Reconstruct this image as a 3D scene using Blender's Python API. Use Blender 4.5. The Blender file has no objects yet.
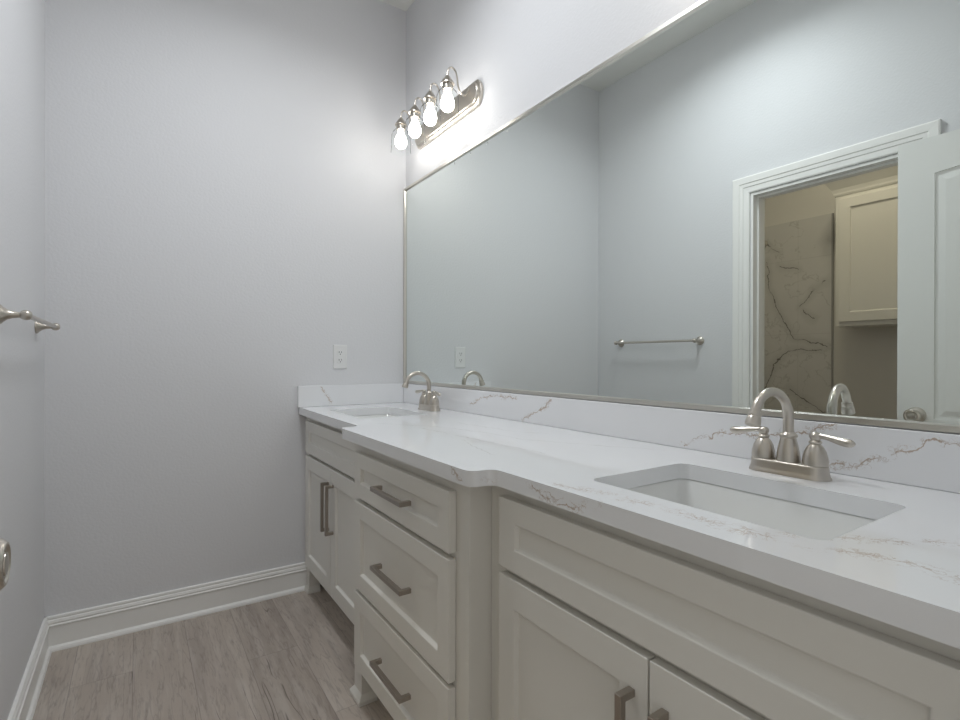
import bpy, bmesh, math, random
from mathutils import Vector, Matrix
random.seed(7)
C = bpy.context.scene
COL = C.collection

# ------------------------------------------------------------------ camera, world, exposure
cam_d = bpy.data.cameras.new('camera')
cam = bpy.data.objects.new('camera', cam_d); COL.objects.link(cam)
cam_d.sensor_width = 36.0
cam_d.lens = 512.34 / 960 * 36.0
cam_d.clip_start = 0.01
yaw, pit, rol = 0.5898, -0.0011, 0.0026
fw = Vector((math.sin(yaw)*math.cos(pit), math.cos(yaw)*math.cos(pit), math.sin(pit)))
ri = Vector((math.cos(yaw), -math.sin(yaw), 0)); up = ri.cross(fw)
r2 = ri*math.cos(rol) + up*math.sin(rol); u2 = up*math.cos(rol) - ri*math.sin(rol)
m = Matrix((r2, u2, -fw)).transposed().to_4x4(); m.translation = Vector((-1.2288, -2.5779, 1.1319))
cam.matrix_world = m
C.camera = cam

w = bpy.data.worlds.new('daylight'); C.world = w; w.use_nodes = True
bg = w.node_tree.nodes['Background']
bg.inputs['Color'].default_value = (1.0, 0.97, 0.92, 1)
bg.inputs['Strength'].default_value = 0.5
BULB = 12.5
DOME_FILL = 4.0
DOWN_FILL = 9.6
CLOSET_FILL = 34.0
C.view_settings.view_transform = 'Standard'; C.view_settings.look = 'None'
C.view_settings.gamma = 1.0; C.view_settings.use_curve_mapping = False
C.view_settings.exposure = 0.20

# ------------------------------------------------------------------ materials
def mat(name, col, rough=0.5, metal=0.0, coat=0.0, bump=None, spec=None, emit=None):
    M = bpy.data.materials.new(name); M.use_nodes = True
    nt = M.node_tree; b = nt.nodes['Principled BSDF']
    b.inputs['Base Color'].default_value = (*col, 1)
    b.inputs['Roughness'].default_value = rough
    b.inputs['Metallic'].default_value = metal
    b.inputs['Coat Weight'].default_value = coat
    if spec is not None: b.inputs['Specular IOR Level'].default_value = spec
    if emit:
        b.inputs['Emission Color'].default_value = (*emit[0], 1)
        b.inputs['Emission Strength'].default_value = emit[1]
    if bump:
        sc, st, dist = bump
        g = nt.nodes.new('ShaderNodeNewGeometry')
        n = nt.nodes.new('ShaderNodeTexNoise'); n.inputs['Scale'].default_value = sc; n.inputs['Detail'].default_value = 3
        nt.links.new(g.outputs['Position'], n.inputs['Vector'])
        bp = nt.nodes.new('ShaderNodeBump'); bp.inputs['Strength'].default_value = st; bp.inputs['Distance'].default_value = dist
        nt.links.new(n.outputs['Fac'], bp.inputs['Height']); nt.links.new(bp.outputs['Normal'], b.inputs['Normal'])
    return M

def nm(nt, op, a, b=None, c=None, clamp=False):
    n = nt.nodes.new('ShaderNodeMath'); n.operation = op; n.use_clamp = clamp
    for i, v in enumerate((a, b, c)):
        if v is None: continue
        if isinstance(v, (int, float)): n.inputs[i].default_value = v
        else: nt.links.new(v, n.inputs[i])
    return n.outputs[0]
def vm(nt, op, a, b=None, scale=None):
    n = nt.nodes.new('ShaderNodeVectorMath'); n.operation = op
    for i, v in enumerate((a, b)):
        if v is None: continue
        if isinstance(v, (tuple, list)): n.inputs[i].default_value = v
        else: nt.links.new(v, n.inputs[i])
    if scale is not None:
        if isinstance(scale, (int, float)): n.inputs['Scale'].default_value = scale
        else: nt.links.new(scale, n.inputs['Scale'])
    return n.outputs['Value'] if op in ('DOT_PRODUCT', 'DISTANCE', 'LENGTH') else n.outputs[0]
def noise(nt, vec, sc, det=3, rough=.5):
    n = nt.nodes.new('ShaderNodeTexNoise'); n.inputs['Scale'].default_value = sc
    n.inputs['Detail'].default_value = det; n.inputs['Roughness'].default_value = rough
    nt.links.new(vec, n.inputs['Vector']); return n
def smooth(nt, v, e0, e1, o0=0., o1=1.):
    n = nt.nodes.new('ShaderNodeMapRange'); n.interpolation_type = 'SMOOTHSTEP'
    nt.links.new(v, n.inputs[0])
    for i, x in zip((1, 2, 3, 4), (e0, e1, o0, o1)): n.inputs[i].default_value = x
    return n.outputs[0]
def mixc(nt, f, a, b):
    n = nt.nodes.new('ShaderNodeMix'); n.data_type = 'RGBA'
    for i, v in ((0, f), (6, a), (7, b)):
        if isinstance(v, (int, float)): n.inputs[i].default_value = v
        elif isinstance(v, tuple): n.inputs[i].default_value = (*v, 1)
        else: nt.links.new(v, n.inputs[i])
    return n.outputs[2]
def seg_dist(nt, p, segs):
    """smallest distance from p to any of the 3D vein segments"""
    out = None
    for a, b in segs:
        a = Vector(a); b = Vector(b); ba = b - a; L2 = ba.dot(ba)
        pa = vm(nt, 'SUBTRACT', p, tuple(a))
        h = nm(nt, 'MULTIPLY', vm(nt, 'DOT_PRODUCT', pa, tuple(ba)), 1 / L2, clamp=True)
        n = nt.nodes.new('ShaderNodeVectorMath'); n.operation = 'SCALE'
        n.inputs[0].default_value = tuple(ba); nt.links.new(h, n.inputs['Scale'])
        d = vm(nt, 'DISTANCE', pa, n.outputs[0])
        out = d if out is None else nm(nt, 'MINIMUM', out, d)
    return out
def chain(*pts): return [(pts[i], pts[i+1]) for i in range(len(pts)-1)]

def quartz():
    M = mat('white_quartz_with_brown_veins', (0.8, 0.8, 0.8), 0.06); nt = M.node_tree
    b = nt.nodes['Principled BSDF']; b.inputs['IOR'].default_value = 1.55
    pos = nt.nodes.new('ShaderNodeNewGeometry').outputs['Position']
    nz = noise(nt, pos, 26, 5, .6)
    wv = vm(nt, 'SCALE', vm(nt, 'SUBTRACT', nz.outputs['Color'], (.5, .5, .5)), None, .045)
    px = vm(nt, 'ADD', pos, vm(nt, 'MULTIPLY', wv, (0, 1, 1))); pz = vm(nt, 'ADD', pos, vm(nt, 'MULTIPLY', wv, (1, 1, 0))); py = vm(nt, 'ADD', pos, vm(nt, 'MULTIPLY', wv, (1, 0, 1)))
    nz2 = noise(nt, vm(nt, 'ADD', pos, (3.1, 1.7, 5.3)), 19, 5, .65)
    px2 = vm(nt, 'ADD', pos, vm(nt, 'MULTIPLY', vm(nt, 'SUBTRACT', nz2.outputs['Color'], (.5, .5, .5)), (0, .085, .085)))
    X = -.02; Z = .8965
    brown = (chain((X, -1.745, .905), (X, -1.80, .930), (X, -1.86, .953), (X, -1.95, .955), (X, -2.02, .970), (X, -2.10, .997)) +
             chain((X, -2.08, .905), (X, -2.15, .924), (X, -2.21, .958), (X, -2.26, .984), (X, -2.34, .979), (X, -2.44, .965)) +
             chain((X, -.70, .940), (X, -.78, .968), (X, -.86, .984), (X, -1.02, .985)) +
             chain((X, -1.06, .905), (X, -1.13, .940), (X, -1.19, .960), (X, -1.22, .99)) +
             chain((-.59, -1.80, .886), (-.59, -1.85, .874), (-.59, -1.92, .871), (-.585, -1.98, .89)) +
             chain((-.65, -1.60, .889), (-.65, -1.645, .874)) + chain((-.62, -1.68, .888), (-.60, -1.69, .872)))
    endb = chain((-.475, X, .998), (-.445, X, .955), (-.412, X, .912))
    topb = (chain((-.57, -1.86, Z), (-.545, -1.94, Z), (-.54, -2.02, Z), (-.53, -2.13, Z), (-.515, -2.21, Z), (-.46, -2.27, Z), (-.435, -2.30, Z), (-.36, -2.36, Z), (-.30, -2.42, Z)) +
            chain((-.54, -2.16, Z), (-.515, -2.27, Z), (-.485, -2.36, Z), (-.50, -2.44, Z)))
    grey = (chain((-.50, -.80, Z), (-.36, -1.0, Z), (-.30, -1.2, Z), (-.28, -1.4, Z), (-.17, -1.6, Z), (-.08, -1.74, Z)) +
            chain((-.42, -1.0, Z), (-.40, -1.3, Z), (-.38, -1.6, Z)) + chain((-.24, -.95, Z), (-.20, -1.25, Z), (-.10, -1.40, Z)) +
            chain((-.44, -1.30, Z), (-.50, -1.55, Z)))
    db = nm(nt, 'MINIMUM', seg_dist(nt, px, brown), seg_dist(nt, py, endb)); dt = seg_dist(nt, pz, topb); dg = seg_dist(nt, pz, grey); db2 = seg_dist(nt, px2, brown)
    # crackle: thin ridges of fine noise, patchy
    r = noise(nt, pos, 70, 4, .65).outputs['Fac']
    ridge = smooth(nt, nm(nt, 'ABSOLUTE', nm(nt, 'SUBTRACT', r, .5)), .0, .035, 1, 0)
    patch = smooth(nt, noise(nt, pos, 22, 2).outputs['Fac'], .42, .58)
    mb = nm(nt, 'MULTIPLY', smooth(nt, db, .003, .013, .8, 0), nm(nt, 'MULTIPLY', ridge, patch))
    lb = nm(nt, 'MULTIPLY', smooth(nt, db, .0006, .0024, .9, 0), smooth(nt, noise(nt, pos, 30, 2).outputs['Fac'], .36, .52))
    lb2 = nm(nt, 'MULTIPLY', smooth(nt, db2, .0003, .0016, .7, 0), smooth(nt, noise(nt, pos, 24, 2).outputs['Fac'], .45, .58))
    lb = nm(nt, 'MAXIMUM', lb, lb2)
    mt_ = nm(nt, 'MULTIPLY', smooth(nt, dt, .006, .024, .7, 0), nm(nt, 'MULTIPLY', ridge, patch))
    lt = nm(nt, 'MULTIPLY', smooth(nt, dt, .0004, .002, .5, 0), patch)
    lg = nm(nt, 'MULTIPLY', smooth(nt, dg, .0006, .004, .28, 0), smooth(nt, noise(nt, pos, 12, 2).outputs['Fac'], .3, .5))
    cloud = noise(nt, pos, 5, 3).outputs['Fac']
    base = mixc(nt, cloud, (0.86, 0.865, 0.88), (0.81, 0.82, 0.84))
    mcol = mixc(nt, noise(nt, pos, 30, 2).outputs['Fac'], (0.24, 0.16, 0.10), (0.52, 0.36, 0.23))
    f1 = nm(nt, 'MAXIMUM', mb, lb, clamp=True); f2 = nm(nt, 'MAXIMUM', mt_, lt, clamp=True)
    c1 = mixc(nt, nm(nt, 'MULTIPLY', f1, .85), base, mcol)
    c2 = mixc(nt, f2, c1, (0.40, 0.27, 0.19))
    c3 = mixc(nt, lg, c2, (0.42, 0.39, 0.37))
    nt.links.new(c3, b.inputs['Base Color'])
    return M

def marble():
    M = mat('grey_veined_marble_tile', (0.6, 0.58, 0.55), 0.25); nt = M.node_tree; b = nt.nodes['Principled BSDF']
    pos = nt.nodes.new('ShaderNodeNewGeometry').outputs['Position']
    nz = noise(nt, pos, 7, 5, .6)
    p = vm(nt, 'ADD', pos, vm(nt, 'MULTIPLY', vm(nt, 'SUBTRACT', nz.outputs['Color'], (.5, .5, .5)), (0, .10, .10)))
    X = -3.188
    sg = (chain((X, -.33, 1.95), (X, -.35, 1.76), (X, -.42, 1.55), (X, -.55, 1.31), (X, -.63, 1.30), (X, -.80, 1.24)) +
          chain((X, -.79, 1.74), (X, -.68, 1.68), (X, -.60, 1.55)) + chain((X, -.30, .90), (X, -.40, 1.08), (X, -.50, 1.21), (X, -.75, 1.22)) +
          chain((X, -.52, .90), (X, -.66, .80), (X, -.77, .73)) + chain((X, -.45, 1.90), (X, -.58, 1.86)) +
          chain((X, -.63, 1.52), (X, -.69, 1.45)) + chain((X, -.30, 2.12), (X, -.44, 2.02)))
    d = seg_dist(nt, p, sg)
    f = nm(nt, 'MULTIPLY', smooth(nt, d, .001, .0045, .75, 0), smooth(nt, noise(nt, pos, 9, 2).outputs['Fac'], .25, .45))
    soft = smooth(nt, d, .0, .06, .25, 0)
    r = noise(nt, p, 4, 4).outputs['Fac']
    thin = smooth(nt, nm(nt, 'ABSOLUTE', nm(nt, 'SUBTRACT', r, .5)), 0, .012, .35, 0)
    base = mixc(nt, noise(nt, pos, 3, 3).outputs['Fac'], (0.66, 0.65, 0.63), (0.54, 0.53, 0.51))
    c = mixc(nt, nm(nt, 'MAXIMUM', soft, thin), base, (0.30, 0.28, 0.26))
    c = mixc(nt, f, c, (0.07, 0.06, 0.055))
    sp = nt.nodes.new('ShaderNodeSeparateXYZ'); nt.links.new(pos, sp.inputs[0])
    jz = nm(nt, 'ABSOLUTE', nm(nt, 'SUBTRACT', nm(nt, 'FRACT', nm(nt, 'DIVIDE', nm(nt, 'ADD', sp.outputs[2], .16), .6)), .5))
    jy = nm(nt, 'ABSOLUTE', nm(nt, 'SUBTRACT', nm(nt, 'FRACT', nm(nt, 'DIVIDE', nm(nt, 'ADD', sp.outputs[1], .28), .6)), .5))
    j = nm(nt, 'MINIMUM', jz, jy)
    c = mixc(nt, smooth(nt, j, .002, .004, .3, 0), c, (0.35, 0.34, 0.33))
    nt.links.new(c, b.inputs['Base Color'])
    return M

def planks():
    M = mat('grey_brown_wood_planks', (0.3, 0.26, 0.24), 0.42); nt = M.node_tree; b = nt.nodes['Principled BSDF']
    pos = nt.nodes.new('ShaderNodeNewGeometry').outputs['Position']
    sp = nt.nodes.new('ShaderNodeSeparateXYZ'); nt.links.new(pos, sp.inputs[0])
    W, L = .18, 1.22
    u = nm(nt, 'DIVIDE', nm(nt, 'ADD', sp.outputs[0], .70 + 18 * W), W)
    iu = nm(nt, 'FLOOR', u); fu = nm(nt, 'FRACT', u)
    v = nm(nt, 'ADD', nm(nt, 'DIVIDE', sp.outputs[1], L), nm(nt, 'MULTIPLY', iu, .377))
    iv = nm(nt, 'FLOOR', v); fv = nm(nt, 'FRACT', v)
    cmb = nt.nodes.new('ShaderNodeCombineXYZ'); nt.links.new(iu, cmb.inputs[0]); nt.links.new(iv, cmb.inputs[1])
    wn = nt.nodes.new('ShaderNodeTexWhiteNoise'); wn.noise_dimensions = '3D'; nt.links.new(cmb.outputs[0], wn.inputs['Vector'])
    rnd = wn.outputs['Value']
    gx = nm(nt, 'ADD', sp.outputs[0], nm(nt, 'MULTIPLY', rnd, 7.3))
    g = nt.nodes.new('ShaderNodeCombineXYZ'); nt.links.new(gx, g.inputs[0]); nt.links.new(nm(nt, 'MULTIPLY', sp.outputs[1], .11), g.inputs[1]); nt.links.new(nm(nt, 'MULTIPLY', rnd, 3.1), g.inputs[2])
    g2 = nt.nodes.new('ShaderNodeCombineXYZ'); nt.links.new(gx, g2.inputs[0]); nt.links.new(nm(nt, 'MULTIPLY', sp.outputs[1], .10), g2.inputs[1]); nt.links.new(rnd, g2.inputs[2])
    big = noise(nt, g2.outputs[0], 9, 4, .6).outputs['Fac']
    fine = noise(nt, g.outputs[0], 120, 4, .7).outputs['Fac']
    mid = noise(nt, g.outputs[0], 34, 4, .6).outputs['Fac']
    c = mixc(nt, rnd, (0.42, 0.36, 0.31), (0.60, 0.53, 0.465))
    c = mixc(nt, smooth(nt, big, .40, .68, 0, .55), c, (0.29, 0.24, 0.21))
    c = mixc(nt, smooth(nt, mid, .45, .70, 0, .45), c, (0.60, 0.55, 0.50))
    c = mixc(nt, smooth(nt, fine, .50, .72, 0, .38), c, (0.16, 0.13, 0.12))
    # cathedral grain and the odd dark crack
    ring = nm(nt, 'ABSOLUTE', nm(nt, 'SUBTRACT', nm(nt, 'FRACT', nm(nt, 'MULTIPLY', big, 11)), .5))
    c = mixc(nt, smooth(nt, ring, 0, .12, .28, 0), c, (0.17, 0.135, 0.12))
    crk = nm(nt, 'MULTIPLY', smooth(nt, nm(nt, 'ABSOLUTE', nm(nt, 'SUBTRACT', noise(nt, g.outputs[0], 7, 3, .55).outputs['Fac'], .5)), 0, .006, 1, 0),
             smooth(nt, noise(nt, pos, 3.1, 2).outputs['Fac'], .54, .60))
    c = mixc(nt, nm(nt, 'MULTIPLY', crk, .7), c, (0.055, 0.042, 0.036))
    eu = nm(nt, 'MULTIPLY', nm(nt, 'MINIMUM', fu, nm(nt, 'SUBTRACT', 1, fu)), W)
    ev = nm(nt, 'MULTIPLY', nm(nt, 'MINIMUM', fv, nm(nt, 'SUBTRACT', 1, fv)), L)
    e = nm(nt, 'MINIMUM', eu, ev)
    c = mixc(nt, smooth(nt, e, .0004, .0018, .38, 0), c, (0.09, 0.075, 0.07))
    nt.links.new(c, b.inputs['Base Color'])
    bp = nt.nodes.new('ShaderNodeBump'); bp.inputs['Strength'].default_value = .25; bp.inputs['Distance'].default_value = .002
    nt.links.new(nm(nt, 'MULTIPLY', fine, smooth(nt, e, 0, .002)), bp.inputs['Height']); nt.links.new(bp.outputs['Normal'], b.inputs['Normal'])
    return M

def brushed(name, col, rough, axis_scale=(4, 4, 160)):
    M = mat(name, col, rough, 1.0); nt = M.node_tree; b = nt.nodes['Principled BSDF']
    return M

def thin_glass():
    M = bpy.data.materials.new('clear_thin_glass'); M.use_nodes = True; nt = M.node_tree; nt.nodes.clear()
    o = nt.nodes.new('ShaderNodeOutputMaterial'); t = nt.nodes.new('ShaderNodeBsdfTransparent'); t.inputs[0].default_value = (.97, .98, .98, 1)
    g = nt.nodes.new('ShaderNodeBsdfGlossy'); g.inputs['Roughness'].default_value = .03
    lw = nt.nodes.new('ShaderNodeLayerWeight'); lw.inputs[0].default_value = .035
    x = nt.nodes.new('ShaderNodeMixShader'); nt.links.new(lw.outputs['Fresnel'], x.inputs[0])
    nt.links.new(t.outputs[0], x.inputs[1]); nt.links.new(g.outputs[0], x.inputs[2]); nt.links.new(x.outputs[0], o.inputs[0])
    return M

PAINT = mat('pale_grey_wall_paint', (0.735, 0.738, 0.757), 0.55, bump=(95, .22, .004))
PAINT2 = mat('pale_grey_closet_paint', (0.66, 0.64, 0.60), 0.6, bump=(95, .2, .004))
CEIL = mat('white_ceiling_paint', (0.80, 0.80, 0.77), 0.7, bump=(70, .2, .004))
TRIM = mat('white_gloss_trim_paint', (0.88, 0.875, 0.855), 0.32)
DOORP = mat('white_door_paint', (0.80, 0.805, 0.785), 0.35)
CAB = mat('warm_white_cabinet_paint', (0.76, 0.745, 0.70), 0.36)
CABIN = mat('shaded_cabinet_inside', (0.55, 0.50, 0.43), 0.6)
QUARTZ = quartz(); MARBLE = marble(); PLANK = planks()
CERAM = mat('white_glazed_ceramic', (0.82, 0.83, 0.82), 0.08, coat=.5)
NICKEL = brushed('brushed_nickel', (0.58, 0.54, 0.485), 0.30)
NICKELH = brushed('brushed_nickel_pull', (0.40, 0.36, 0.32), 0.34, (160, 4, 160))
FRAMEM = brushed('satin_nickel_frame', (0.66, 0.64, 0.59), 0.30)
MIRROR = mat('silvered_mirror_glass', (0.83, 0.875, 0.855), 0.0, 1.0)
PLASTIC = mat('white_plastic', (0.80, 0.80, 0.80), 0.3)
DARK = mat('dark_slot', (0.03, 0.03, 0.03), 0.5)
GLASS = thin_glass()
BULBM = mat('lit_bulb_glass', (1, 1, 1), 0.4, emit=((1.0, 0.955, 0.89), BULB))
CAULK = mat('white_caulk', (0.75, 0.75, 0.73), 0.5)

# ------------------------------------------------------------------ helpers
def obj(name, bm, material, parent=None, bevel=0, seg=2, smoothed=False, sub=0):
    bmesh.ops.recalc_face_normals(bm, faces=bm.faces)
    me = bpy.data.meshes.new(name); bm.to_mesh(me); bm.free(); me.materials.append(material)
    o = bpy.data.objects.new(name, me); COL.objects.link(o)
    if parent is not None: o.parent = parent
    if smoothed:
        for p in me.polygons: p.use_smooth = True
        if smoothed != 'all': me.set_sharp_from_angle(angle=math.radians(smoothed if smoothed is not True else 40))
    if bevel:
        b = o.modifiers.new('bevel', 'BEVEL'); b.width = bevel; b.segments = seg; b.limit_method = 'ANGLE'; b.angle_limit = math.radians(40)
        b.harden_normals = False
    if sub:
        s = o.modifiers.new('sub', 'SUBSURF'); s.levels = sub; s.render_levels = sub
    return o
def tag(o, label=None, cat=None, group=None, kind=None):
    if label: o['label'] = label
    if cat: o['category'] = cat
    if group: o['group'] = group
    if kind: o['kind'] = kind
    return o
def thing(name, label, cat, loc=(0, 0, 0), group=None, kind=None):
    o = bpy.data.objects.new(name, None); COL.objects.link(o); o.location = loc; o.empty_display_size = .05
    return tag(o, label, cat, group, kind)
def struct(name, bm, material, parent=None, **k):
    o = obj(name, bm, material, parent, **k)
    if parent is None: o['kind'] = 'structure'
    return o
def box(bm, x0, x1, y0, y1, z0, z1):
    x0, x1 = sorted((x0, x1)); y0, y1 = sorted((y0, y1)); z0, z1 = sorted((z0, z1))
    v = [bm.verts.new(p) for p in ((x0,y0,z0),(x1,y0,z0),(x1,y1,z0),(x0,y1,z0),(x0,y0,z1),(x1,y0,z1),(x1,y1,z1),(x0,y1,z1))]
    for f in ((0,3,2,1),(4,5,6,7),(0,1,5,4),(1,2,6,5),(2,3,7,6),(3,0,4,7)): bm.faces.new([v[i] for i in f])
    return v
def B(*a):
    bm = bmesh.new(); box(bm, *a); return bm
def prism(bm, pts, axis, a0, a1):
    """closed 2D outline extruded along axis; pts in the other two axes in xyz order"""
    def P(u, v, t): return {0: (t, u, v), 1: (u, t, v), 2: (u, v, t)}[axis]
    A = [bm.verts.new(P(u, v, a0)) for u, v in pts]; Bv = [bm.verts.new(P(u, v, a1)) for u, v in pts]
    n = len(pts)
    bm.faces.new(A); bm.faces.new(Bv[::-1])
    for i in range(n): bm.faces.new((A[i], A[(i+1) % n], Bv[(i+1) % n], Bv[i]))
def lathe(bm, prof, c=(0, 0, 0), ax='Z', n=32, caps=True):
    """profile of (radius, height) spun about an axis through c"""
    rings = []
    for r, h in prof:
        ring = []
        for k in range(n):
            a = 2*math.pi*k/n; u, v = r*math.cos(a), r*math.sin(a)
            p = {'Z': (u, v, h), 'X': (h, u, v), 'Y': (u, h, v)}[ax]
            ring.append(bm.verts.new((c[0]+p[0], c[1]+p[1], c[2]+p[2])))
        rings.append(ring)
    for i in range(len(rings)-1):
        for k in range(n): bm.faces.new((rings[i][k], rings[i][(k+1) % n], rings[i+1][(k+1) % n], rings[i+1][k]))
    if caps: bm.faces.new(rings[0][::-1]); bm.faces.new(rings[-1])
def spline(pts, k=8):
    """Catmull-Rom through the points"""
    P = [Vector(p) for p in pts]; P = [P[0]*2-P[1]] + P + [P[-1]*2-P[-2]]; out = []
    for i in range(1, len(P)-2):
        for j in range(k):
            t = j/k; a, b, c, d = P[i-1], P[i], P[i+1], P[i+2]
            out.append(.5*((2*b) + (c-a)*t + (2*a-5*b+4*c-d)*t*t + (3*b-a-3*c+d)*t**3))
    out.append(P[-2]); return out
def tube(bm, pts, rad, n=16, caps=True):
    pts = [Vector(p) for p in pts]; N = len(pts)
    R = rad if isinstance(rad, (list, tuple)) else [rad]*N
    if len(R) != N: R = [R[0] + 0*i for i in range(N)] if len(R) == 1 else [R[min(len(R)-1, int(i/(N-1)*(len(R)-1)))]*(1-((i/(N-1)*(len(R)-1)) % 1)) + R[min(len(R)-1, int(i/(N-1)*(len(R)-1))+1)]*((i/(N-1)*(len(R)-1)) % 1) for i in range(N)]
    t0 = (pts[1]-pts[0]).normalized(); ref = Vector((0, 0, 1)) if abs(t0.z) < .9 else Vector((0, 1, 0))
    nrm = t0.cross(ref).normalized(); rings = []
    for i in range(N):
        t = (pts[min(i+1, N-1)]-pts[max(i-1, 0)]).normalized()
        nrm = (nrm - t*nrm.dot(t)).normalized(); bn = t.cross(nrm)
        rings.append([bm.verts.new(pts[i] + (nrm*math.cos(2*math.pi*k/n) + bn*math.sin(2*math.pi*k/n))*R[i]) for k in range(n)])
    for i in range(N-1):
        for k in range(n): bm.faces.new((rings[i][k], rings[i][(k+1) % n], rings[i+1][(k+1) % n], rings[i+1][k]))
    if caps: bm.faces.new(rings[0][::-1]); bm.faces.new(rings[-1])
def rrect(cx, cy, hx, hy, r, k=5):
    out = []
    for sx, sy, a0 in ((1, 1, 0), (-1, 1, 90), (-1, -1, 180), (1, -1, 270)):
        for i in range(k+1):
            a = math.radians(a0 + 90*i/k); out.append((cx + sx*(hx-r) + r*math.cos(a), cy + sy*(hy-r) + r*math.sin(a)))
    return out
def loft(bm, loops, cap0=True, cap1=True):
    V = [[bm.verts.new(p) for p in L] for L in loops]
    for a, b in zip(V, V[1:]):
        for i in range(len(a)): bm.faces.new((a[i], a[(i+1) % len(a)], b[(i+1) % len(a)], b[i]))
    if cap0: bm.faces.new(V[0][::-1])
    if cap1: bm.faces.new(V[-1])
def shaker(xf, th, y0, y1, z0, z1, fr=.05, rec=.010, cham=.005, fz=None, sgn=-1):
    """frame-and-recessed-panel front whose face looks along sgn*X"""
    bm = bmesh.new(); y0, y1 = sorted((y0, y1)); fz = fz or fr
    def R(x, dy, dz): return [(x, y0+dy, z0+dz), (x, y1-dy, z0+dz), (x, y1-dy, z1-dz), (x, y0+dy, z1-dz)]
    xb = xf - sgn*th; xr = xf - sgn*rec
    loft(bm, [R(xb, 0, 0), R(xf, 0, 0), R(xf, fr, fz), R(xr, fr+cham, fz+cham)])
    return bm
def copy_tree(o, parent=None):
    c = o.copy(); COL.objects.link(c)
    if parent is not None: c.parent = parent
    for ch in list(o.children): copy_tree(ch, c)
    return c

# ------------------------------------------------------------------ room shell
XW, YN, H, T = -1.5256, -2.54, 3.048, .115     # left wall face, near wall face, ceiling, wall thickness
XC, YC0, YC1 = -3.2, 0.0, -1.85                # toilet room beyond the left wall
OY0, OY1, OH = -1.099, -1.788, 2.026           # doorway in the left wall
DX0, DX1, DH = -1.458, -.690, 2.04             # doorway in the near wall
struct('floor', B(XC-T, .12, -3.6, .12, -.05, 0), PLANK)
struct('ceiling', B(XC-T, .12, YN-T, .12, H, H+.05), CEIL)
struct('wall_right', B(0, .12, YN-T, .12, 0, H), PAINT)
struct('wall_far', B(XC-T, 0, 0, .12, 0, H), PAINT)
bm = bmesh.new()
box(bm, XW-T, XW, OY0, 0, 0, H); box(bm, XW-T, XW, YN, OY1, 0, H); box(bm, XW-T, XW, OY1, OY0, OH, H)
struct('wall_left', bm, PAINT)
bm = bmesh.new()
box(bm, XC-T, DX0, YN-T, YN, 0, H); box(bm, DX1, 0, YN-T, YN, 0, H); box(bm, DX0, DX1, YN-T, YN, DH, H)
struct('wall_near', bm, PAINT)
struct('wall_closet_left', B(XC-T, XC, YC1-T, 0, 0, H), PAINT2)
struct('wall_closet_near', B(XC, XW-T, YC1-T, YC1, 0, H), PAINT2)
struct('wall_closet_tile', B(XC, XC+.012, -.818, 0, 0, 2.255), MARBLE)
struct('trim_7', B(XC, XC+.014, -.829, -.818, 0, 2.255), mat('grey_tile_edge_trim', (0.33, 0.32, 0.31), .4))

# baseboards: moulded profile (offset from wall, height)
BB = [(0, 0), (.026, 0), (.026, .006), (.022, .014), (.015, .019), (.014, .021), (.014, .092), (.017, .095), (.017, .099),
      (.0125, .102), (.0145, .108), (.012, .116), (.009, .120), (.0105, .124), (.0095, .130), (.006, .132), (0, .132)]
def baseboard(name, wall, a0, a1):
    bm = bmesh.new()
    if wall == 'far': prism(bm, [(-u, v) for u, v in BB], 0, a0, a1)      # in (y,z), extruded along x
    elif wall == 'left': prism(bm, [(XW+u, v) for u, v in BB], 1, a0, a1)
    elif wall == 'near': prism(bm, [(YN+u, v) for u, v in BB], 0, a0, a1)
    return struct(name, bm, TRIM)
baseboard('baseboard_far', 'far', XW+.0, -.535)
baseboard('baseboard_left', 'left', OY0+.115, 0)
baseboard('baseboard_near', 'near', DX1+.09, -.58)

# casings: stepped profile across the width (distance from the opening, thickness)
CS = [(0, 0), (0, .010), (.006, .013), (.030, .014), (.034, .017), (.050, .018), (.054, .021), (.084, .022), (.090, .019), (.090, 0)]
def casing(name, plane, sx, a0, a1, h, w=None, lw=None):
    """mitred casing round an opening; plane 'x' = lies on x=const facing +sx"""
    bm = bmesh.new(); loops = []
    for u, t in CS:
        ul = min(u, lw) if lw else u
        path = [(a0 - u, 0), (a0 - u, h + u), (a1 + ul, h + u), (a1 + ul, 0)] if a0 < a1 else None
        loops.append([((plane + sx*t, p, z) if w == 'x' else (p, plane + sx*t, z)) for p, z in path])
    V = [[bm.verts.new(p) for p in L] for L in loops]; n = len(V)
    for i in range(n):
        a, b = V[i], V[(i+1) % n]
        for k in range(3): bm.faces.new((a[k], a[k+1], b[k+1], b[k]))
    bm.faces.new([v[0] for v in V]); bm.faces.new([v[3] for v in V][::-1])
    return struct(name, bm, TRIM)
casing('trim_1', XW, 1, OY1-.005, OY0+.005, OH+.004, 'x')
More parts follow.
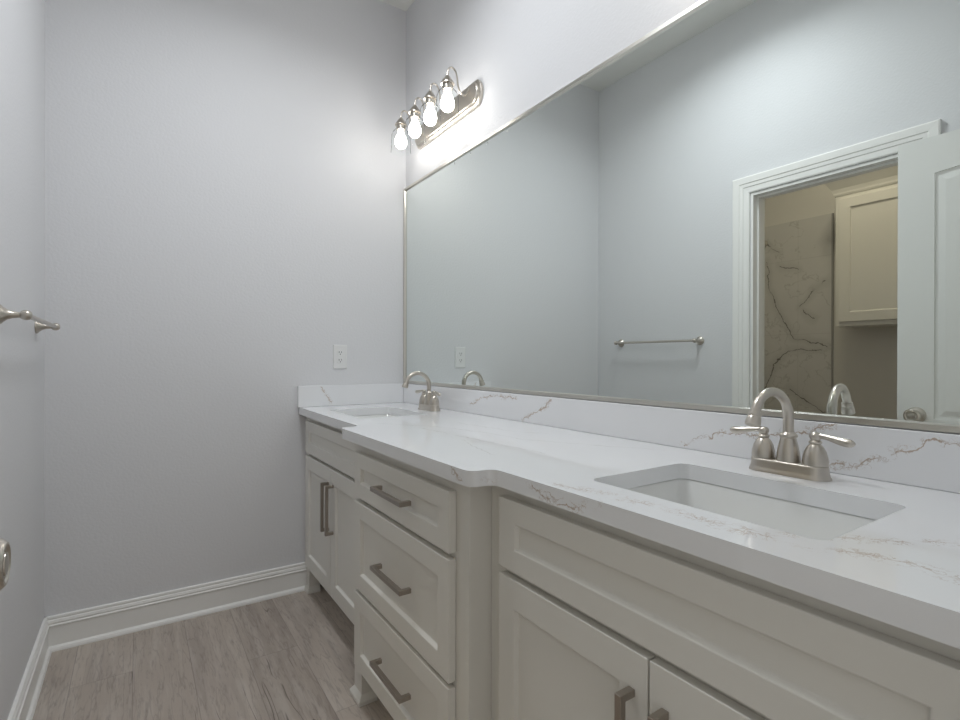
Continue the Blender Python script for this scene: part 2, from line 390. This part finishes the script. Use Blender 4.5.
# jamb lining with door stop
def jamb(name, a0, a1, h, b0, b1, along):
    bm = bmesh.new(); t = .012
    def bx(a, b, z0, z1, c0, c1):
        if along == 'y': box(bm, c0, c1, a, b, z0, z1)
        else: box(bm, a, b, c0, c1, z0, z1)
    lo, hi = min(a0, a1), max(a0, a1)
    bx(lo, lo+t, 0, h-t, b0, b1); bx(hi-t, hi, 0, h-t, b0, b1); bx(lo, hi, h-t, h, b0, b1)
    s0, s1 = (b0+b1)/2-.018, (b0+b1)/2+.018
    bx(lo+t, lo+t+.009, 0, h-t-.009, s0, s1); bx(hi-t-.009, hi-t, 0, h-t-.009, s0, s1); bx(lo+t, hi-t, h-t-.009, h-t, s0, s1)
    return struct(name, bm, TRIM)
jamb('trim_2', OY0-.0001, OY1, OH, XW-T, XW+.004, 'y')
bm = bmesh.new()
box(bm, DX0-.062, DX0-.005, YN, YN+.018, 0, DH+.075); box(bm, DX1+.005, DX1+.085, YN, YN+.018, 0, DH+.075); box(bm, DX0-.005, DX1+.005, YN, YN+.018, DH+.005, DH+.075)
struct('trim_3', bm, TRIM, bevel=.003)
bm = bmesh.new()
box(bm, DX0, DX0+.004, YN-T, YN, 0, DH); box(bm, DX1-.016, DX1, YN-T, YN, 0, DH); box(bm, DX0+.004, DX1-.016, YN-T, YN, DH-.016, DH)
struct('trim_4', bm, TRIM)

# ------------------------------------------------------------------ entry door, standing open along the left wall
DF, DB = -1.4065, -1.4415
dy0, dy1, dzt = -2.530, -1.7735, 2.022
def door_slab():
    bm = bmesh.new(); z0 = .012
    def ring(x, ya, yb, za, zb, arch=0):
        L = [(x, ya, za), (x, yb, za), (x, yb, zb)]
        for i in range(1, 8):
            t = i/8; L.append((x, yb+(ya-yb)*t, zb + arch*4*t*(1-t)))
        L.append((x, ya, zb)); return L
    st = .118
    pans = [(.90-.0, 1.875, .022), (.24, .80, 0)]
    # solid core plus raised frame on both faces
    box(bm, DB+.006, DF-.006, dy0, dy1, z0, dzt)
    for sx, xs, xf in ((1, DF-.006, DF), (-1, DB+.006, DB)):
        a, b = min(xs, xf), max(xs, xf)
        box(bm, a, b, dy0, dy0+st, z0, dzt); box(bm, a, b, dy1-st, dy1, z0, dzt)
        box(bm, a, b, dy0+st, dy1-st, z0, .24); box(bm, a, b, dy0+st, dy1-st, .80, .90)
        # top rail with an arched lower edge
        pts = [(dy0+st, dzt), (dy0+st, 1.875)] + [(dy0+st+(dy1-dy0-2*st)*t/12, 1.875+.018*4*(t/12)*(1-t/12)) for t in range(1, 12)] + [(dy1-st, 1.875), (dy1-st, dzt)]
        prism(bm, pts, 0, a, b)
        # raised fields
        for za, zb, ar in pans:
            g = .035
            o1 = ring(xs, dy0+st+.012, dy1-st-.012, za+.012, zb-.012, ar*.8); o2 = ring(xf - sx*.001, dy0+st+g, dy1-st-g, za+g, zb-g, ar*.8)
            loft(bm, [o1, o2])
    return bm
door = struct('door_1', door_slab(), DOORP)
door['label'] = 'white two-panel door standing open along the left wall'
def knob_bm(y, z, sx, xf):
    bm = bmesh.new(); lathe(bm, [(0.0005, 0), (.031, 0), (.033, .003), (.030, .009), (.019, .013), (.013, .016), (.0125, .026), (.016, .031), (.024, .036), (.0275, .043), (.0285, .050), (.027, .057), (.0225, .0615), (.020, .0618), (.0175, .0595), (.0125, .0590), (.0120, .0615), (.007, .0622), (.0005, .0622)], (0, 0, 0), 'X', 40)
    for v in bm.verts: v.co.x *= sx
    bmesh.ops.translate(bm, verts=bm.verts, vec=(xf, y, z)); return bm
obj('door_knob', knob_bm(-1.837, .911, 1, DF), NICKEL, door, smoothed=35)
obj('door_knob', knob_bm(-1.837, .905, -1, DB), NICKEL, door, smoothed=35)
for z in (.2, 1.02, 1.83):
    bm = bmesh.new(); lathe(bm, [(.006, -.045), (.006, .045)], (DB-.004, dy0-.003, z)); obj('hinge', bm, NICKEL, door, smoothed=35)

# ------------------------------------------------------------------ vanity cabinets
ZT, ZB = .8965, .8625          # worktop top / underside
YA, YB_ = -.897, -1.620        # drawer cabinet sides
def carcass(xf, y0, y1, parent, y0stile=None):
    """open-topped cabinet box with a front face frame"""
    y0, y1 = sorted((y0, y1)); z0, z1, t = .128, ZB, .018; bm = bmesh.new()
    box(bm, xf, xf+t, y0, y1, z0, z1)
    box(bm, xf+t, 0-.002, y0, y0+t, z0, z1); box(bm, xf+t, -.002, y1-t, y1, z0, z1)
    box(bm, xf+t, -.002, y0+t, y1-t, z0, z0+t); box(bm, -.008, -.002, y0+t, y1-t, z0+t, z1)
    obj('carcass', bm, CAB, parent)
def foot(parent, xf, y0, y1, ylo, yhi):
    """short furniture foot: square block on a flared base"""
    bm = bmesh.new(); y0, y1 = sorted((y0, y1)); xb = xf+.05
    def R(z, e): return [(xf-e, y0-e*ylo, z), (xf-e, y1+e*yhi, z), (xb, y1+e*yhi, z), (xb, y0-e*ylo, z)]
    loft(bm, [R(.0, .013), R(.013, .013), R(.017, .010), R(.026, .003), R(.030, 0), R(.128, 0)])
    obj('foot', bm, CAB, parent, bevel=.0012)
def pull(parent, x, c, length, vertical):
    """square bar pull standing off a front face at x, centre c=(y,z)"""
    bm = bmesh.new(); s, p, h = .0125, .034, length/2
    pts = [(0, -h), (-p, -h), (-p, h), (0, h), (0, h-s), (-p+s, h-s), (-p+s, -h+s), (0, -h+s)]
    if vertical: prism(bm, [(x+a, c[1]+b) for a, b in pts], 1, c[0]-s/2, c[0]+s/2)
    else: prism(bm, [(x+a, c[0]+b) for a, b in pts], 2, c[1]-s/2, c[1]+s/2)
    return obj('handle', bm, NICKELH, parent, bevel=.0008, seg=1)

def sink_cabinet(label, xf, y0, y1, ycen, dw, side):
    lo, hi = min(y0, y1), max(y0, y1)
    t = thing('sink_cabinet', label, 'cabinet', (0, 0, 0), 'matching shaker sink cabinets under the quartz worktop')
    t.pop('group') if 'group' in t else None
    carcass(xf, y0, y1, t)
    xd = xf-.0205
    obj('false_drawer_front', shaker(xd, .020, ycen-dw, ycen+dw, .686, .836, .055, fz=.048), CAB, t, bevel=.0018)
    for s in (1, -1):
        a, b = (ycen+.0018, ycen+dw) if s > 0 else (ycen-dw, ycen-.0018)
        d = obj('door', shaker(xd, .020, a, b, .140, .671, .055, fz=.062), CAB, t, bevel=.0018)
        pull(d, xd, (ycen+s*.031, .510), .205, True)
    foot(t, xf, hi, hi-.06, 1, 0); foot(t, xf, lo, lo+.06, 0, 1)
    bm = B(-.45, -.434, lo, hi, 0, .128); obj('toe_kick', bm, CAB, t)
    return t
sink_cabinet('white shaker sink cabinet at the far end, touching the far wall', -.535, -.002, YA+.001, -.4535, .390, 1)
sink_cabinet('white shaker sink cabinet nearest the camera, under the big faucet', -.555, YB_-.001, YN+.002, -2.0685, .392, -1)

t = thing('drawer_cabinet', 'white three-drawer cabinet projecting between the two sink cabinets', 'cabinet')
carcass(-.615, YA, YB_, t)
yc = (-.952-1.5645)/2
for (z0, z1, fz) in ((.686, .829, .047), (.388, .671, .052), (.131, .375, .052)):
    d = obj('drawer', shaker(-.6355, .020, -.952, -1.5645, z0, z1, .053, fz=fz), CAB, t, bevel=.0018)
    pull(d, -.6355, (-1.272, (z0+z1)/2), .202, False)
foot(t, -.615, YA-.004, YA-.070, 1, 1); foot(t, -.615, YB_, YB_+.066, 0, 1)
obj('toe_kick', B(-.50, -.484, YB_+.001, YA-.001, 0, .128), CAB, t)

# ------------------------------------------------------------------ worktop
S1, S2 = -.430, -2.0685         # sink centres
SX, SHX, SHY = -.340, .150, .208
SHY1 = .205
def outline():
    P = [(0, 0), (0, YN), (-.590, YN), (-.590, -1.712)]
    # near ogee: concave into the step, convex round the corner
    P += [(-.5905, -1.702), (-.592, -1.693), (-.596, -1.686), (-.603, -1.6805), (-.612, -1.678), (-.622, -1.6775), (-.632, -1.676), (-.641, -1.671), (-.6475, -1.662), (-.650, -1.650)]
    P += [(-.650, -.878), (-.6475, -.864), (-.641, -.855), (-.632, -.850), (-.622, -.8485), (-.612, -.848), (-.600, -.8455), (-.590, -.841), (-.584, -.834), (-.581, -.825), (-.5805, -.815), (-.572, 0)]
    a = P.index((-.5905, -1.702)); b = P.index((-.650, -1.650)); c = P.index((-.650, -.878)); d = P.index((-.5805, -.815))
    sp1 = [(v.x, v.y) for v in spline([(x, y, 0) for x, y in P[a-1:b+1]], 4)]; sp2 = [(v.x, v.y) for v in spline([(x, y, 0) for x, y in P[c:d+1]], 4)]
    return P[:a-1] + sp1 + sp2 + P[d+1:]
def worktop():
    bm = bmesh.new(); edges = []
    for L in (outline(), rrect(SX, S1, SHX, SHY1, .022), rrect(SX, S2, SHX, SHY, .022)):
        V = [bm.verts.new((x, y, ZT)) for x, y in L]
        edges += [bm.edges.new((V[i], V[(i+1) % len(V)])) for i in range(len(V))]
    bmesh.ops.triangle_fill(bm, use_beauty=True, use_dissolve=False, edges=edges)
    bmesh.ops.recalc_face_normals(bm, faces=bm.faces)
    r = bmesh.ops.extrude_face_region(bm, geom=bm.faces[:])
    bmesh.ops.translate(bm, verts=[v for v in r['geom'] if isinstance(v, bmesh.types.BMVert)], vec=(0, 0, ZB-ZT))
    return bm
wt = obj('worktop', worktop(), QUARTZ, None, bevel=.0028, seg=3, smoothed=35)
tag(wt, 'long white quartz worktop with brown veins, stepped out over the drawers', 'worktop')
tag(obj('backsplash', B(-.020, -.0005, YN+.001, -.0005, ZT+.0003, 1.0003), QUARTZ, bevel=.0015), 'long white quartz backsplash with brown veins under the mirror', 'backsplash')
tag(obj('side_splash', B(-.578, -.0205, -.020, -.0005, ZT+.0003, 1.0003), QUARTZ, bevel=.0015), 'short white quartz side splash against the far wall, below the outlet', 'backsplash')

# ------------------------------------------------------------------ sinks
def sink(yc_, label, hy):
    t = thing('sink', label, 'sink', (SX, yc_, ZB))
    def L(z, hx, hyy, r): return [(x, y, z) for x, y in rrect(0, 0, hx, hyy, r)]
    bm = bmesh.new(); hx = SHX
    loops = [L(-.150, hx-.045, hy-.05, .03), L(-.012, hx+.012, hy+.012, .03), L(-.012, hx+.022, hy+.022, .03), L(-.0005, hx+.022, hy+.022, .03),
             L(-.0005, hx+.004, hy+.004, .025), L(-.0035, hx+.0012, hy+.0012, .024), L(-.085, hx-.012, hy-.014, .035), L(-.118, hx-.024, hy-.030, .045),
             L(-.130, hx-.045, hy-.055, .05), L(-.135, .05, .06, .04), L(-.137, .024, .024, .0235)]
    loft(bm, loops)
    obj('basin', bm, CERAM, t, smoothed=50)
    bm = bmesh.new(); lathe(bm, [(.0005, -.1365), (.022, -.1365), (.022, -.134), (.018, -.1345), (.015, -.131), (.0005, -.129)], (0, 0, 0)); obj('drain', bm, NICKEL, t, smoothed=35)
    return t
sink(S1, 'white rectangular undermount sink at the far end of the worktop', SHY1)
sink(S2, 'white rectangular undermount sink nearest the camera, in front of the big faucet', SHY)

# ------------------------------------------------------------------ faucets
def faucet(loc, label):
    t = thing('faucet', label, 'faucet', loc)
    bm = bmesh.new()
    def L(z, hx, hy, r): return [(x, y, z) for x, y in rrect(0, 0, hx, hy, r, 8)]
    loft(bm, [L(0, .0285, .0785, .0284), L(.003, .0285, .0785, .0284), L(.006, .0268, .0768, .0267), L(.012, .0252, .0752, .0251), L(.022, .0242, .0742, .0241), L(.0255, .0236, .0736, .0235), L(.027, .022, .072, .0219)])
    obj('base_plate', bm, NICKEL, t, smoothed=50)
    bm = bmesh.new()
    lathe(bm, [(.0225, .026), (.0225, .030), (.0215, .040), (.0190, .055), (.0155, .070), (.0142, .075), (.0165, .077), (.0170, .080), (.0160, .083), (.0125, .085), (.0112, .087)])
    obj('spout_body', bm, NICKEL, t, smoothed=50)
    R = .0565; zc = .115
    pts = [(0, 0, .084), (0, 0, .102)]
    for i in range(0, 25):
        a = math.radians(165*i/24); pts.append((-R+R*math.cos(a), 0, zc+R*math.sin(a)))
    bm = bmesh.new(); tube(bm, pts, [.0102]*6 + [.0092]*21, 20)
    sp = obj('spout', bm, NICKEL, t, smoothed=50); sp.rotation_euler.z = -math.radians(5.6)
    e = Vector(pts[-1]); d = (Vector(pts[-1])-Vector(pts[-2])).normalized()
    bm = bmesh.new()
    prof = [(.0112, -.004), (.0118, 0), (.0122, .003), (.0112, .005), (.0126, .007), (.0136, .013), (.0142, .020), (.0145, .0225), (.0132, .024), (.011, .0245), (.010, .022), (.0005, .0215)]
    lathe(bm, [(.0005, -.004)] + prof, n=28, caps=False)
    q = Vector((0, 0, 1)).rotation_difference(d).to_matrix().to_4x4(); bmesh.ops.transform(bm, matrix=Matrix.Translation(e) @ q, verts=bm.verts)
    obj('aerator', bm, NICKEL, sp, smoothed=35)
    for s in (1, -1):
        bm = bmesh.new(); y = s*.0508
        lathe(bm, [(.0205, .0265), (.0225, .0275), (.0228, .034), (.0218, .043), (.0190, .054), (.0145, .063), (.0112, .067), (.0095, .069), (.0115, .071), (.0118, .0735), (.0095, .0755), (.0080, .077), (.0098, .080), (.0108, .084), (.0100, .088), (.0065, .0915), (.0005, .0925)], (0, y, 0))
        h = obj('handle', bm, NICKEL, t, smoothed=50)
        bm = bmesh.new(); dx = -.10
        P = [(0, y, .085), (0, y+s*.012, .0855), (dx*.02, y+s*.026, .084), (dx*.04, y+s*.040, .081), (dx*.06, y+s*.053, .079), (dx*.07, y+s*.062, .0785), (dx*.075, y+s*.068, .0785), (dx*.077, y+s*.0715, .0785)]
        tube(bm, P, [.0058, .0050, .0056, .0072, .0084, .0082, .0060, .0015], 18)
        obj('lever', bm, NICKEL, h, smoothed='all', sub=1)
    return t
faucet((-.106, -2.051, ZT), 'brushed nickel two-handle gooseneck faucet nearest the camera')
faucet((-.101, -.467, ZT), 'small-looking brushed nickel gooseneck faucet at the far sink')

# ------------------------------------------------------------------ mirror
mr = thing('wall_mirror', 'wide wall mirror in a thin satin nickel frame above the backsplash', 'mirror')
MY0, MY1, MZ0, MZ1, FW = -2.505, -.003, 1.002, 2.068, .0155
obj('glass', B(-.006, -.0008, MY0+.004, MY1-.004, MZ0+.004, MZ1-.004), MIRROR, mr)
bm = bmesh.new()
def mf(x, d): return [(x, MY0+d, MZ0+d), (x, MY1-d, MZ0+d), (x, MY1-d, MZ1-d), (x, MY0+d, MZ1-d)]
V = [[bm.verts.new(p) for p in L] for L in (mf(-.0008, 0), mf(-.0125, 0), mf(-.0140, .0015), mf(-.0140, FW-.003), mf(-.0062, FW), mf(-.0008, FW))]
for i in range(len(V)):
    a, b = V[i], V[(i+1) % len(V)]
    for k in range(4): bm.faces.new((a[k], a[(k+1) % 4], b[(k+1) % 4], b[k]))
obj('frame', bm, FRAMEM, mr)

# ------------------------------------------------------------------ vanity lights
def stadium(hy, hz, e, n=12):
    """rectangle whose short ends bulge by e"""
    R = (hz*hz+e*e)/(2*e); a = math.asin(min(1, hz/R)); out = []
    for s in (1, -1):
        for i in range(n+1):
            t = -a + 2*a*i/n; out.append((s*(hy - e + (R*math.cos(t) - (R-e))), s*R*math.sin(t)))
    return out
def vanity_light(loc, label, group=None):
    t = thing('vanity_light', label, 'light fixture', loc, group)
    bm = bmesh.new()
    def L(x, hy, hz, e): return [(x, y, z) for y, z in stadium(hy, hz, e)]
    loft(bm, [L(-.001, .308, .057, .032), L(-.013, .308, .057, .032), L(-.016, .304, .053, .031), L(-.017, .296, .046, .028), L(-.024, .294, .044, .027), L(-.027, .290, .040, .026)])
    obj('backplate', bm, NICKEL, t, smoothed=30)
    for k in range(4):
        y = (1.5-k)*.154
        prof = spline([(-.024, y, .050-.018), (-.034, y, .014), (-.050, y, -.006), (-.068, y, .000), (-.082, y, .028), (-.086, y, .060), (-.095, y, .086), (-.112, y, .0965), (-.128, y, .086), (-.134, y, .058)], 6)
        bm = bmesh.new(); tube(bm, prof, .0038, 10); obj('arm', bm, NICKEL, t, smoothed='all')
        c = (-.134, y, 0)
        bm = bmesh.new()
        lathe(bm, [(.0005, .066), (.0055, .064), (.0060, .056), (.0085, .053), (.0180, .040), (.0285, .024), (.0300, .021), (.0300, .017), (.0225, .016), (.0225, -.002), (.0205, -.005), (.0180, -.005), (.0005, -.004)], c, caps=False)
        cup = obj('socket_cup', bm, NICKEL, t, smoothed=30)
        bm = bmesh.new()
        lathe(bm, [(.0235, .014), (.0240, .004), (.0290, -.006), (.0400, -.018), (.0460, -.034), (.0480, -.056), (.0480, -.085), (.0490, -.112), (.0500, -.118)], c, caps=False)
        obj('glass_shade', bm, GLASS, t, smoothed='all')
        bm = bmesh.new()
        lathe(bm, [(.0130, -.006), (.0135, -.016), (.0170, -.026), (.0240, -.040), (.0288, -.054), (.0300, -.066), (.0280, -.079), (.0215, -.090), (.0120, -.0965), (.0005, -.0985)], c, n=20)
        obj('bulb', bm, BULBM, t, smoothed='all')
    return t
vl = vanity_light((0, -.457, 2.283), 'four-bulb brushed nickel vanity light with clear glass shades above the mirror')
vl2 = copy_tree(vl); vl2.location = (0, -2.0685, 2.283); vl2['label'] = 'unseen four-bulb vanity light added above the near sink, over the top edge of the view'  # unseen repeat fixture, suggested by glow on the wall, added for its light

def added_ceiling_light(loc, r, label, m):
    t = thing('added_ceiling_light', label, 'light fixture', loc)
    bm = bmesh.new(); lathe(bm, [(.0005, -.0005), (r+.012, -.0005), (r+.016, -.006), (r+.016, -.022), (r+.008, -.030), (r, -.030), (r, -.020), (.0005, -.020)], (0, 0, 0), 'Z', 48); obj('rim', bm, NICKEL, t, smoothed=35)
    bm = bmesh.new(); lathe(bm, [(.0005, -.021), (r-.001, -.021), (r-.001, -.0255), (r*.8, -.0275), (r*.45, -.0285), (.0005, -.029)], (0, 0, 0), 'Z', 48); obj('diffuser', bm, m, t, smoothed=60)
added_ceiling_light((-.82, -1.15, H), .22, 'unseen round flush ceiling light added to fill the middle of the bathroom', mat('fill_light_dome', (.9, .9, .9), .4, emit=((.90, .955, 1.0), DOME_FILL)))  # unseen fixture added to light the bathroom from above
al = bpy.data.lights.new('overhead_fill', 'AREA'); al.shape = 'DISK'; al.size = .42; al.energy = DOWN_FILL; al.color = (.94, .972, 1.0); al.spread = math.radians(152)  # added area lamp under the fixture, supplies most of the overhead fill
alo = bpy.data.objects.new('overhead_fill', al); COL.objects.link(alo); alo.location = (-.82, -1.15, H-.0325)
added_ceiling_light((-2.30, -1.15, H), .15, 'unseen round flush ceiling light added to brighten the toilet room beyond the doorway', mat('warm_fill_dome', (.9, .9, .9), .4, emit=((1.0, .88, .66), CLOSET_FILL)))  # unseen warm fixture added to brighten the toilet room

# ------------------------------------------------------------------ towel bar on the left wall
t = thing('towel_bar', 'brushed nickel towel bar with trumpet posts on the left wall', 'towel bar', (XW, -.506, 1.245))
bm = bmesh.new(); tube(bm, [(.055, .294, 0), (.055, -.294, 0)], .0068, 18); obj('bar', bm, NICKEL, t, smoothed=50)
for s in (1, -1):
    bm = bmesh.new()
    lathe(bm, [(.0005, .0005), (.0255, .0005), (.0262, .003), (.0250, .006), (.0195, .011), (.0135, .018), (.0095, .028), (.0078, .038), (.0075, .043), (.0105, .045), (.0128, .050), (.0134, .056), (.0120, .062), (.0075, .0665), (.0005, .068)], (0, s*.294, 0), 'X', 28, caps=False)
    obj('post', bm, NICKEL, t, smoothed=50)

# ------------------------------------------------------------------ outlet on the far wall
t = thing('electrical_outlet', 'white duplex wall outlet above the far side splash', 'outlet', (-.3665, 0, 1.144))
bm = bmesh.new()
loft(bm, [[(x*.0355, -.0005, z*.0605) for x, z in ((-1,-1),(1,-1),(1,1),(-1,1))], [(x*.0355, -.0035, z*.0605) for x, z in ((-1,-1),(1,-1),(1,1),(-1,1))], [(x*.033, -.006, z*.058) for x, z in ((-1,-1),(1,-1),(1,1),(-1,1))]])
obj('cover_plate', bm, PLASTIC, t)
for z in (.0195, -.0195):
    bm = bmesh.new(); prism(bm, [(x, z+v) for x, v in rrect(0, 0, .0165, .0142, .009)], 1, -.0055, -.0078); r = obj('receptacle', bm, PLASTIC, t)
    bm = bmesh.new(); box(bm, -.0078, -.0052, -.0082, -.0076, z-.001, z+.008); box(bm, .0050, .0072, -.0082, -.0076, z, z+.008)
    lathe(bm, [(.0026, -.0082), (.0026, -.0076)], (0, 0, z-.0065), 'Y', 14); obj('slots', bm, DARK, r)
bm = bmesh.new(); lathe(bm, [(.003, -.0072), (.003, -.0058)], (0, 0, 0), 'Y', 14); obj('screw', bm, PLASTIC, t)

# ------------------------------------------------------------------ toilet room seen through the doorway in the mirror
t = thing('wall_cabinet', 'white shaker wall cabinet with crown moulding in the room beyond the doorway', 'cabinet')
cy0, cy1, cx = -1.62, -.958, -2.900
obj('carcass', B(XC+.001, cx, cy0, cy1, 1.372, 2.300), CAB, t, bevel=.001)
obj('door', shaker(cx+.020, .019, cy0+.028, cy1-.028, 1.402, 2.262, .066, fz=.066, sgn=1), CAB, t, bevel=.0018)
bm = bmesh.new()
def cr(z, e): return [(XC+.001, cy0-e, z), (cx+e, cy0-e, z), (cx+e, cy1+e, z), (XC+.001, cy1+e, z)]
loft(bm, [cr(2.288, .004), cr(2.300, .010), cr(2.312, .012), cr(2.335, .020), cr(2.372, .042), cr(2.388, .052), cr(2.402, .054)])
obj('crown_moulding', bm, CAB, t)
t = thing('shower_head', 'small nickel shower head and arm high on the marble tiled wall', 'shower head', (XC+.012, -.315, 2.115))
bm = bmesh.new(); tube(bm, spline([(0.001, 0, 0), (.05, 0, .005), (.10, 0, -.015), (.135, 0, -.05)], 5), .0085, 12); obj('arm', bm, NICKEL, t, smoothed='all')
bm = bmesh.new(); lathe(bm, [(.0005, .0005), (.028, .0005), (.026, .006), (.012, .012)], (0, 0, 0), 'X', 24); obj('flange', bm, NICKEL, t, smoothed=40)
bm = bmesh.new(); lathe(bm, [(.010, .02), (.014, .012), (.018, .004), (.036, -.020), (.042, -.032), (.041, -.038), (.0005, -.038)], n=24)
bmesh.ops.transform(bm, matrix=Matrix.Translation((.142, 0, -.060)) @ Matrix.Rotation(math.radians(-35), 4, 'Y'), verts=bm.verts); obj('spray_head', bm, NICKEL, t, smoothed=35)
t = thing('tub_spout', 'nickel tub spout low on the marble tiled wall', 'tub spout', (XC+.012, -.345, .66))
bm = bmesh.new(); lathe(bm, [(.0005, .0005), (.030, .0005), (.030, .01), (.024, .02), (.022, .09), (.019, .12), (.0005, .13)], (0, 0, 0), 'X', 24); obj('spout', bm, NICKEL, t, smoothed=40)
bm = bmesh.new(); lathe(bm, [(.004, .02), (.004, .035), (.008, .038), (.0005, .044)], (.10, 0, 0), 'Z', 14); obj('diverter_knob', bm, NICKEL, t, smoothed=40)
